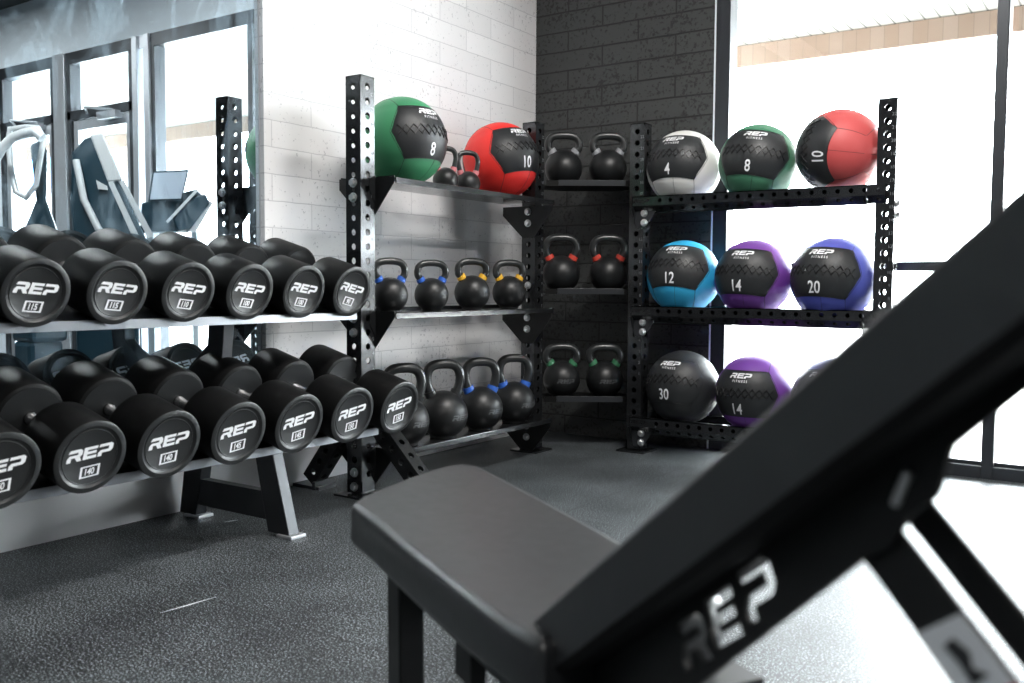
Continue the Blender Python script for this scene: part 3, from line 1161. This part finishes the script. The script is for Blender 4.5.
def kettlebell(c, rad, tall, wide, collar, label, grp, yw=20, txt='REP', tw=26):
    """c = base centre on the shelf, rad body radius, tall total height"""
    c = Vector(c)
    view = Vector((0, 0, CAM_H)) - c
    root = empty('kettlebell', c, (0, 0, math.atan2(view.y, view.x) + R(yw)))
    tag(root, label, 'kettlebell', grp)
    key = (rad, tall, wide)
    zc = rad * .93
    if key not in _kb:
        b = B()
        prof = [(0, 0), (rad * .5, 0), (rad * .56, .002)]
        for k in range(1, 25):
            a = R(-62 + (152) * k / 24)
            prof.append((rad * math.cos(a) if k < 24 else 0, zc + rad * math.sin(a) * (1.0 if a > 0 else .99)))
        b.lathe(prof, 40, 'z')
        body = b.build('body', 'iron', root, smooth=50, world=False)
        b = B()
        hw = rad * wide
        tr = rad * .20
        th = tall - tr
        pts = [(-hw * .60, zc + rad * .64), (-hw * .74, zc + rad * .92), (-hw * .90, zc + (th - zc) * .60), (-hw * .94, zc + (th - zc) * .74), (-hw * .85, zc + (th - zc) * .88), (-hw * .64, zc + (th - zc) * .965), (-hw * .33, th), (0, th + .001)]
        pts = pts + [(-a, z) for a, z in pts[-2::-1]]
        # smooth with Catmull-Rom
        sm = []
        P = [Vector((0, a, z)) for a, z in pts]
        for i in range(len(P) - 1):
            p0, p1, p2, p3 = P[max(i - 1, 0)], P[i], P[i + 1], P[min(i + 2, len(P) - 1)]
            for q in range(4):
                t = q / 4
                sm.append(.5 * ((2 * p1) + (p2 - p0) * t + (2 * p0 - 5 * p1 + 4 * p2 - p3) * t * t + (3 * p1 - p0 - 3 * p2 + p3) * t ** 3))
        sm.append(P[-1])
        n = len(sm)
        rr = [tr * (1.25 - .25 * min(1, min(i, n - 1 - i) / 4)) for i in range(n)]
        b.tube(sm, rr, 14)
        hd = b.build('handle', 'iron_handle', root, smooth=50, world=False)
        cols = []
        for sl in (sm[2:6], sm[-6:-2]):
            b = B(); b.tube(sl, tr * 1.27, 14); cols.append(b)
        _kb[key] = (body, hd, cols)
        body, hd = body, hd
        cobs = [q.build('collar', 'col_' + collar, root, smooth=50, world=False) for q in cols]
        _kb[key] = (body, hd, cobs)
    else:
        s = _kb[key]
        share(s[0], 'body', root)
        share(s[1], 'handle', root)
        for q in s[2]:
            o = share(q, 'collar', root)
            o.data = o.data.copy()
            o.data.materials.clear()
            o.data.materials.append(MT['col_' + collar])
    if txt:
        b = B()
        if txt == 'REP':
            fl = rep_flat(rad * .22)
        else:
            fl = text_flat(txt, rad * .25, 1, .02)
        put_flat(b, fl, lambda a, e: Vector((0, 0, zc)) + sph(rad * 1.004, tw + math.degrees(a / rad), -2 + math.degrees(e / rad)))
        b.build('cast_mark', 'emboss', root, world=False)
    return root


gt, gm, gl_, gc = 'small kettlebells on the top shelf', 'kettlebells on the middle shelf', 'large kettlebells on the bottom shelf', 'kettlebells on the corner shelves'
kettlebell((-2.42, 3.066, 1.151), .053, .190, .90, 'pink', 'small kettlebell with pink collars touching the green ball', gt, txt=None)
kettlebell((-2.42, 3.220, 1.151), .053, .190, .90, 'pink', 'small kettlebell with pink collars beside the red ball', gt, txt=None)
kettlebell((-2.37, 2.667, .667), .068, .205, .93, 'blue', 'blue-collared kettlebell next to the upright on the middle shelf', gm, txt='20', tw=30)
kettlebell((-2.37, 2.914, .667), .068, .203, .93, 'blue', 'blue-collared kettlebell on the middle shelf next to a yellow one', gm, txt='20', tw=30)
kettlebell((-2.37, 3.185, .667), .075, .217, .90, 'yellow', 'yellow-collared kettlebell on the middle shelf next to a blue one', gm, txt='16', tw=30)
kettlebell((-2.37, 3.462, .667), .075, .217, .90, 'yellow', 'yellow-collared kettlebell at the far right of the middle shelf', gm, txt='16', tw=30)
kettlebell((-2.37, 2.745, .151), .099, .318, .78, 'none', 'large kettlebell on the bottom shelf half hidden behind a dumbbell', gl_, tw=30)
kettlebell((-2.36, 2.979, .151), .099, .318, .78, 'none', 'large all-black kettlebell with no coloured collars on the bottom shelf', gl_, tw=30)
kettlebell((-2.36, 3.235, .151), .096, .310, .78, 'blue', 'large blue-collared kettlebell in the middle of the bottom shelf', gl_, tw=30)
kettlebell((-2.36, 3.491, .151), .096, .310, .78, 'blue', 'large blue-collared kettlebell at the far right of the bottom shelf', gl_, tw=30)


def cpt(u, t, z):
    d = F0 + Rh * ((u - 512) / FPX)
    return (d.x * t, d.y * t, z)


for u, i, col_, lab_ in ((562, 0, 'grey', 'grey-collared kettlebell on the top corner shelf, beside the wall rack upright'), (606, 0, 'grey', 'grey-collared kettlebell on the top corner shelf, beside the ball rack upright'),
                         (560.5, 1, 'red', 'red-collared kettlebell on the middle corner shelf, beside the wall rack upright'), (607.5, 1, 'red', 'red-collared kettlebell on the middle corner shelf, beside the ball rack upright'),
                         (562, 2, 'green', 'green-collared kettlebell on the bottom corner shelf, beside the wall rack upright'), (605, 2, 'green', 'green-collared kettlebell on the bottom corner shelf, beside the ball rack upright')):
    kettlebell(cpt(u, 4.54, corner_tops[i]), .090, .276 if i == 1 else .258, .88, col_, lab_, gc, yw=5, txt='REP' if i == 2 else None, tw=10)

# ------------------------------------------------------------------ the bench in front
N = Vector((-.468, .722, .46))
Lx = Vector((-.8572, .5150, 0)); Wx = Vector((.5150, .8572, 0))
bb = R(36.5)
D = -Lx * math.cos(bb) + Vector((0, 0, 1)) * math.sin(bb)
nn = Lx * math.sin(bb) + Vector((0, 0, 1)) * math.cos(bb)


def Q(s, w, t):
    return N + D * s + Wx * w - nn * t


bench = empty('weight_bench', (-.55, .95, 0))
tag(bench, 'black adjustable weight bench with inclined back pad in the foreground', 'bench')


def pad(outline, up, thick, name, mats, rim=.012):
    """padded slab: outline = top polygon (ccw seen from +up), rounded edges"""
    b = B()
    up = Vector(up)
    cen = sum((Vector(p) for p in outline), Vector()) / len(outline)
    layers = [(-rim * 1.0, 0), (-rim * .55, rim * .12), (-rim * .2, rim * .4), (0, rim), (0, thick - rim), (-rim * .3, thick - rim * .3), (-rim * 1.2, thick)]
    rings = []
    n = len(outline)
    P = [Vector(p) for p in outline]
    for off, dz in layers:
        ring = []
        for i in range(n):
            e1 = (P[i] - P[i - 1]).normalized(); e2 = (P[(i + 1) % n] - P[i]).normalized()
            n1 = e1.cross(up); n2 = e2.cross(up)
            nv = (n1 + n2).normalized()
            ring.append(b.bm.verts.new(P[i] + nv * off / max(.5, nv.dot(n1)) - up * dz))
        rings.append(ring)
    b.face(rings[0], 1)
    for k, (a, c) in enumerate(zip(rings, rings[1:])):
        for i in range(n):
            b.face([a[i], c[i], c[(i + 1) % n], a[(i + 1) % n]], 1 if k < 3 else 0)
    b.face(rings[-1][::-1], 0)
    o_ = b.build(name, mats, bench, smooth=50)
    for p_ in o_.data.polygons:
        if len(p_.vertices) > 8:
            p_.use_smooth = False
    return o_


def chaikin(pts, it=2, keep=()):
    P = [Vector(p) for p in pts]
    for _ in range(it):
        q = []
        for i in range(len(P)):
            a, c = P[i], P[(i + 1) % len(P)]
            q += [a.lerp(c, .25), a.lerp(c, .75)]
        P = q
    return P


zs = .46
seat_o = [(-.432, .668, zs), (-.425, .71, zs), (-.32, .885, zs), (-.40, .935, zs), (-.883, 1.262, zs), (-.985, 1.325, zs), (-1.012, 1.26, zs), (-.955, .975, zs), (-.90, .948, zs), (-.721, .838, zs)]
# order counter-clockwise seen from above
area = sum(seat_o[i][0] * seat_o[(i + 1) % len(seat_o)][1] - seat_o[(i + 1) % len(seat_o)][0] * seat_o[i][1] for i in range(len(seat_o)))
if area < 0:
    seat_o = seat_o[::-1]
pad(chaikin(seat_o, 3), (0, 0, 1), .062, 'seat_pad', ['seat_side', 'seat'])
bw = .20
b = B()
sec = [(0, .004), (.004, 0), (bw - .01, 0), (bw, .008), (.16, .021), (.11, .040), (.06, .052), (.008, .056), (0, .050)]
rings = []
for s_, k in ((-.03, .9), (-.02, 1), (.80, 1), (.84, .85), (.86, .55)):
    rings.append([b.bm.verts.new(Q(s_, bw / 2 + (w_ - bw / 2) * k, .02 + (t_ - .02) * (.6 + .4 * k))) for w_, t_ in sec])
for a_, c_ in zip(rings, rings[1:]):
    for i in range(len(sec)):
        b.face([a_[i], a_[(i + 1) % len(sec)], c_[(i + 1) % len(sec)], c_[i]], 1 if 4 <= i <= 7 else 0)
b.face(rings[0]); b.face(rings[-1])
MT['pad_backing'] = pmat('black_pad_backing', (.012, .012, .013), .75, spec=.2)
b.build('back_pad', ['seat_side', 'pad_backing'], bench, smooth=35)


# side plate with cut-out letters and adjustment holes
def cut_plate(outline, holes, w, t, name):
    cu = bpy.data.curves.new(name, 'CURVE')
    cu.dimensions = '2D'
    cu.fill_mode = 'BOTH'
    cu.extrude = t / 2
    for poly in [outline] + holes:
        sp = cu.splines.new('POLY')
        sp.points.add(len(poly) - 1)
        for i, (a, c) in enumerate(poly):
            sp.points[i].co = (a, c, 0, 1)
        sp.use_cyclic_u = True
    ob = bpy.data.objects.new('tmp', cu)
    COL.objects.link(ob)
    me = bpy.data.meshes.new_from_object(ob.evaluated_get(bpy.context.evaluated_depsgraph_get()))
    bpy.data.objects.remove(ob)
    b = B()
    b.bm.from_mesh(me)
    for v in b.bm.verts:
        s_, t_, w_ = v.co
        v.co = Q(s_, w + w_, t_)
    for f in b.bm.faces:
        f.material_index = 0
    return b.build(name, 'bench_frame', bench)


def circ(cx, cy, r, n=14):
    return [(cx + r * math.cos(2 * PI * k / n), cy + r * math.sin(2 * PI * k / n)) for k in range(n)]


WP = .045
# plate coordinates: s along the back pad, t away from it
outline = [(-.12, .04), (.60, .04), (.60, .058), (.475, .066), (.452, .084), (.43, .085), (.405, .0945), (.38, .093), (.10, .117), (-.12, .14)]
holes = []
hh = .024


def letter(ch, s0, t0, h, flip=1):
    return [(s0 + (x * 1.0 + y * .2) * h, t0 - y * h * 1.25) for x, y in LOGO[ch]]


holes.append(letter('R', .160, .099, .028))
holes.append(letter('E', .208, .0955, .028))
holes.append(letter('P', .256, .092, .028))
cut_plate(outline, holes, WP, .004, 'side_plate')

# rear struts
dirv = (D * .0293 - nn * .1).normalized()
WS = .05
for wv, q0, q1, th_ in ((WS, (.3675, .070), (.406, .070), .005), (.10, (.366, .050), (.390, .046), .006)):
    b = B()
    d0 = Vector(Q(q0[0], wv, q0[1])); d1 = Vector(Q(q1[0], wv, q1[1]))
    b.prism([d0, d1, d1 + dirv * .95, d0 + dirv * .95], Wx * th_)
    b.build('strut', 'bench_frame', bench, bevel=.002)
# sticker near the foot of the strut
b = B()
o = Vector(Q(.376, WP - .0008, .142))
o = Vector(Q(.3675, WS, .070)) + dirv * .074 - Wx * .0006 + D * .001
ws = (Vector(Q(.406, WS, .070)) - Vector(Q(.3675, WS, .070))) * .94
b.prism([o, o + ws, o + ws + dirv * .075, o + dirv * .075], -Wx * .0004)
b.build('sticker', 'sticker', bench)
b = B()
oo = o - Wx * .0008
b.prism([oo + ws * .35 + dirv * .012, oo + ws * .6 + dirv * .01, oo + ws * .7 + dirv * .02, oo + ws * .55 + dirv * .028, oo + ws * .75 + dirv * .034, oo + ws * .35 + dirv * .036, oo + ws * .4 + dirv * .024], -Wx * .0003)
b.build('sticker_print', 'dark_ink', bench)
b = B()
b.prism([oo + ws * .78 + dirv * .042, oo + ws * 1.0 + dirv * .042, oo + ws * 1.0 + dirv * .075, oo + ws * .6 + dirv * .075], -Wx * .0003)
b.build('sticker_print', 'red_ink', bench)
b = B(); b.tube([Q(.443, .042, .065), Q(.424, .042, .076)], .0028); b.build('pin', 'chrome', bench)
# rear foot bar on the floor
pe = Vector(Q(.39, .1, .088)) + dirv * .92
b = B(); c1 = Vector((pe.x, pe.y, 0)); b.obox(c1 - Wx * .3 - Lx * .03, Wx * .6, Lx * .06, Vector((0, 0, max(.05, pe.z + .02)))); b.build('rear_foot', 'bench_frame', bench, bevel=.004)
# main beam, front leg, front foot
Lu, Wu = Lx, Wx


def G(l, w, z):
    return Vector((N.x, N.y, 0)) + Lu * l + Wu * w + Vector((0, 0, z))


b = B(); b.obox(G(-.16, .095, .27), Lu * .72, Wu * .08, Vector((0, 0, .075))); b.build('main_beam', 'bench_frame', bench, bevel=.004)
b = B(); b.obox(G(-.06, .05, .365), Lu * .44, Wu * .15, Vector((0, 0, .032))); b.build('seat_bracket', 'bench_frame', bench)
b = B(); b.prism([G(.545, .05, 0), G(.605, .05, 0), G(.615, .05, .392), G(.555, .05, .392)], Wu * .04); b.build('front_leg', 'bench_frame', bench, bevel=.003)
b = B(); b.obox(G(.545, -.10, 0), Lu * .06, Wu * .40, Vector((0, 0, .05))); b.build('front_foot', 'bench_frame', bench, bevel=.004)
b = B(); b.obox(G(.22, .03, .30), Lu * .05, Wu * .02, Vector((0, 0, .09))); b.build('seat_latch', 'bench_frame', bench)
b = B(); b.obox(G(-.08, .01, .30), Lu * .12, Wu * .20, Vector((0, 0, .10))); b.build('hinge_bracket', 'bench_frame', bench)
b = B(); b.tube([G(.0, .012, .405), G(.0, .0, .405)], .007); b.build('bolt', 'chrome', bench)

# ------------------------------------------------------------------ cardio machines (seen in the mirror)


def mirpt(u, v, t):
    p = to_world(u, v, t)
    return Vector((2 * (XW - .023) - p.x, p.y, p.z))


dv = (mirpt(100, 200, 7) - mirpt(100, 200, 6)).normalized()
dv.z = 0
t0 = 5.9


def floorz(p):
    return Vector((p.x, p.y, 0.0))


mc = empty('stair_climber', floorz(mirpt(130, 300, t0)))
tag(mc, 'tall dark stair climber with pale side rails, seen in the mirror', 'exercise machine')
P_ = [mirpt(u, v, t0) for u, v in ((72, 152), (84, 139), (98, 134), (146, 238), (140, 300))]
P_ += [floorz(mirpt(138, 300, t0)), floorz(mirpt(74, 300, t0)), mirpt(76, 260, t0), mirpt(70, 205, t0)]
b = B(); b.prism(P_, dv * .3); b.build('housing', 'plastic_dk', mc, bevel=.02)
b = B(); b.prism([mirpt(u, v, t0 - .02) for u, v in ((90, 135), (103, 133), (123, 180), (108, 182))], dv * .32); b.build('side_panel', 'plastic_lt', mc, bevel=.01)
b = B()
b.prism([mirpt(u, v, t0 - .02) for u, v in ((108, 182), (113, 181), (140, 238), (134, 240))], dv * .03)
b.build('side_rail', 'plastic_lt', mc)
b = B()
b.prism([mirpt(u, v, t0 - .02) for u, v in ((119, 181), (124, 180), (154, 236), (148, 238))], dv * .03)
b.build('side_rail', 'plastic_lt', mc)
b = B(); b.prism([mirpt(u, v, t0 - .03) for u, v in ((96, 180), (107, 186), (108, 190), (98, 189))], dv * .05); b.build('step_arm', 'plastic_lt', mc)
b = B(); b.tube([mirpt(u, v, t0 - .05) for u, v in ((76, 160), (84, 200), (98, 228), (108, 242))], .022); b.build('handrail', 'plastic_lt', mc, smooth=40)

tr = empty('treadmill', floorz(mirpt(175, 300, 6.25)))
tag(tr, 'treadmill with tablet screen on its console, seen in the mirror', 'exercise machine')
t1 = 6.25
b = B(); b.prism([mirpt(u, v, t1) for u, v in ((152.5, 171.5), (189, 169.5), (182, 200.5), (148, 201.5))], dv * .02); b.build('tablet_body', 'plastic_dk', tr)
b = B(); b.prism([mirpt(u, v, t1 - .01) for u, v in ((154, 173), (187, 171.5), (181, 198.5), (150, 199.5))], dv * .006); b.build('tablet_screen', 'screen', tr)
b = B(); b.prism([mirpt(u, v, t1 + .05) for u, v in ((142, 203), (196, 189), (204, 196), (190, 232), (140, 232))], dv * .22); b.build('console', 'plastic_dk', tr, bevel=.01)
b = B(); b.prism([mirpt(u, v, t1 + .0) for u, v in ((172, 218), (198, 195), (206, 194), (210, 203), (190, 230), (178, 231))], dv * .05); b.build('console_pad', 'plastic_dk', tr, bevel=.012)
b = B(); b.prism([mirpt(u, v, t1 - .01) for u, v in ((166, 221), (168, 223), (199, 190), (197, 188))], dv * .04); b.build('side_rail', 'plastic_lt', tr)
b = B(); b.prism([mirpt(u, v, t1 + .01) for u, v in ((188, 232), (196, 232), (213, 203), (209, 200))], dv * .04); b.build('side_rail', 'plastic_lt', tr)
for u in (150, 194):
    a = mirpt(u, 232, t1 + .12); b = B(); b.prism([floorz(a) + Vector((-.03, 0, 0)), floorz(a) + Vector((.03, 0, 0)), a + Vector((.03, 0, 0)), a + Vector((-.03, 0, 0))], (0, .05, 0)); b.build('upright', 'plastic_lt', tr)
b = B(); a = floorz(mirpt(172, 300, t1)); b.box((a.x, a.y - .06, 0.0), (a.x + .3, a.y + .12, .14)); b.build('deck', 'plastic_dk', tr, bevel=.01)

el = empty('elliptical_trainer', floorz(mirpt(25, 300, 5.6)))
tag(el, 'elliptical trainer with curved silver handlebars, seen in the mirror', 'exercise machine')
t2 = 5.6
b = B()
b.tube([mirpt(u, v, t2) for u, v in ((-6, 162), (2, 148), (12, 138), (24, 133), (34, 131), (42, 138))], .028, 12)
b.build('handlebar', 'plastic_lt', el, smooth=40)
b = B()
b.tube([mirpt(u, v, t2 + .15) for u, v in ((10, 129), (26, 127), (38, 128), (44, 138), (40, 160), (36, 185), (26, 198), (16, 192), (11, 170), (9, 145))], .018, 10, closed=True)
b.build('handlebar', 'plastic_lt', el, smooth=40)
b = B(); b.prism([mirpt(u, v, t2 + .2) for u, v in ((30, 145), (40, 140), (47, 150), (46, 200), (60, 240), (20, 240), (36, 200))], dv * .2); b.build('console_mast', 'plastic_dk', el, bevel=.015)
a = floorz(mirpt(36, 300, t2 + .2)); b = B(); b.box((a.x - .2, a.y - .3, .0), (a.x + .3, a.y + .2, .12)); b.box((a.x - .1, a.y - .1, .12), (a.x + .1, a.y + .12, .41)); b.box((a.x - .12, a.y - .1, .4), (a.x + .12, a.y + .14, 1.05)); b.build('flywheel_housing', 'plastic_dk', el, bevel=.03)

# ------------------------------------------------------------------ light
w = bpy.data.worlds.new('world')
sc.world = w
w.use_nodes = True
bg = w.node_tree.nodes['Background']
bg.inputs[0].default_value = (.93, .97, 1.0, 1)
bg.inputs[1].default_value = 27.0


def portal(name, c, sx, sy, rot):
    l = bpy.data.lights.new(name, 'AREA'); l.shape = 'RECTANGLE'; l.size = sx; l.size_y = sy
    l.cycles.is_portal = True
    o = bpy.data.objects.new(name, l); o.location = c; o.rotation_euler = rot; COL.objects.link(o)
    return o


portal('window_portal', (.46, YB + .15, 1.3), 4.35, 2.5, (R(-90), 0, 0))
# unseen ceiling light fixtures; the one behind the bench is added fill
for i, (x, y, nm) in enumerate(((-.7, 2.3, 'nearer the mirror'), (2.2, 2.3, 'nearer the doors'), (.6, -1.2, 'behind the bench, added as fill'))):
    r_ = empty('ceiling_light', (x, y, ZC)); tag(r_, 'long white ceiling light fixture, the one %s' % nm, 'light', 'ceiling light fixtures')
    b = B(); b.box((x - .09, y - .62, ZC - .06), (x + .09, y + .62, ZC)); b.build('housing', 'paint_white', r_, bevel=.004)
    l = bpy.data.lights.new('tube', 'AREA'); l.shape = 'RECTANGLE'; l.size = .16; l.size_y = 1.2; l.energy = 60 if y > 0 else 30; l.color = (1, .97, .93)
    o = bpy.data.objects.new('tube', l); o.location = (x, y, ZC - .065); COL.objects.link(o)
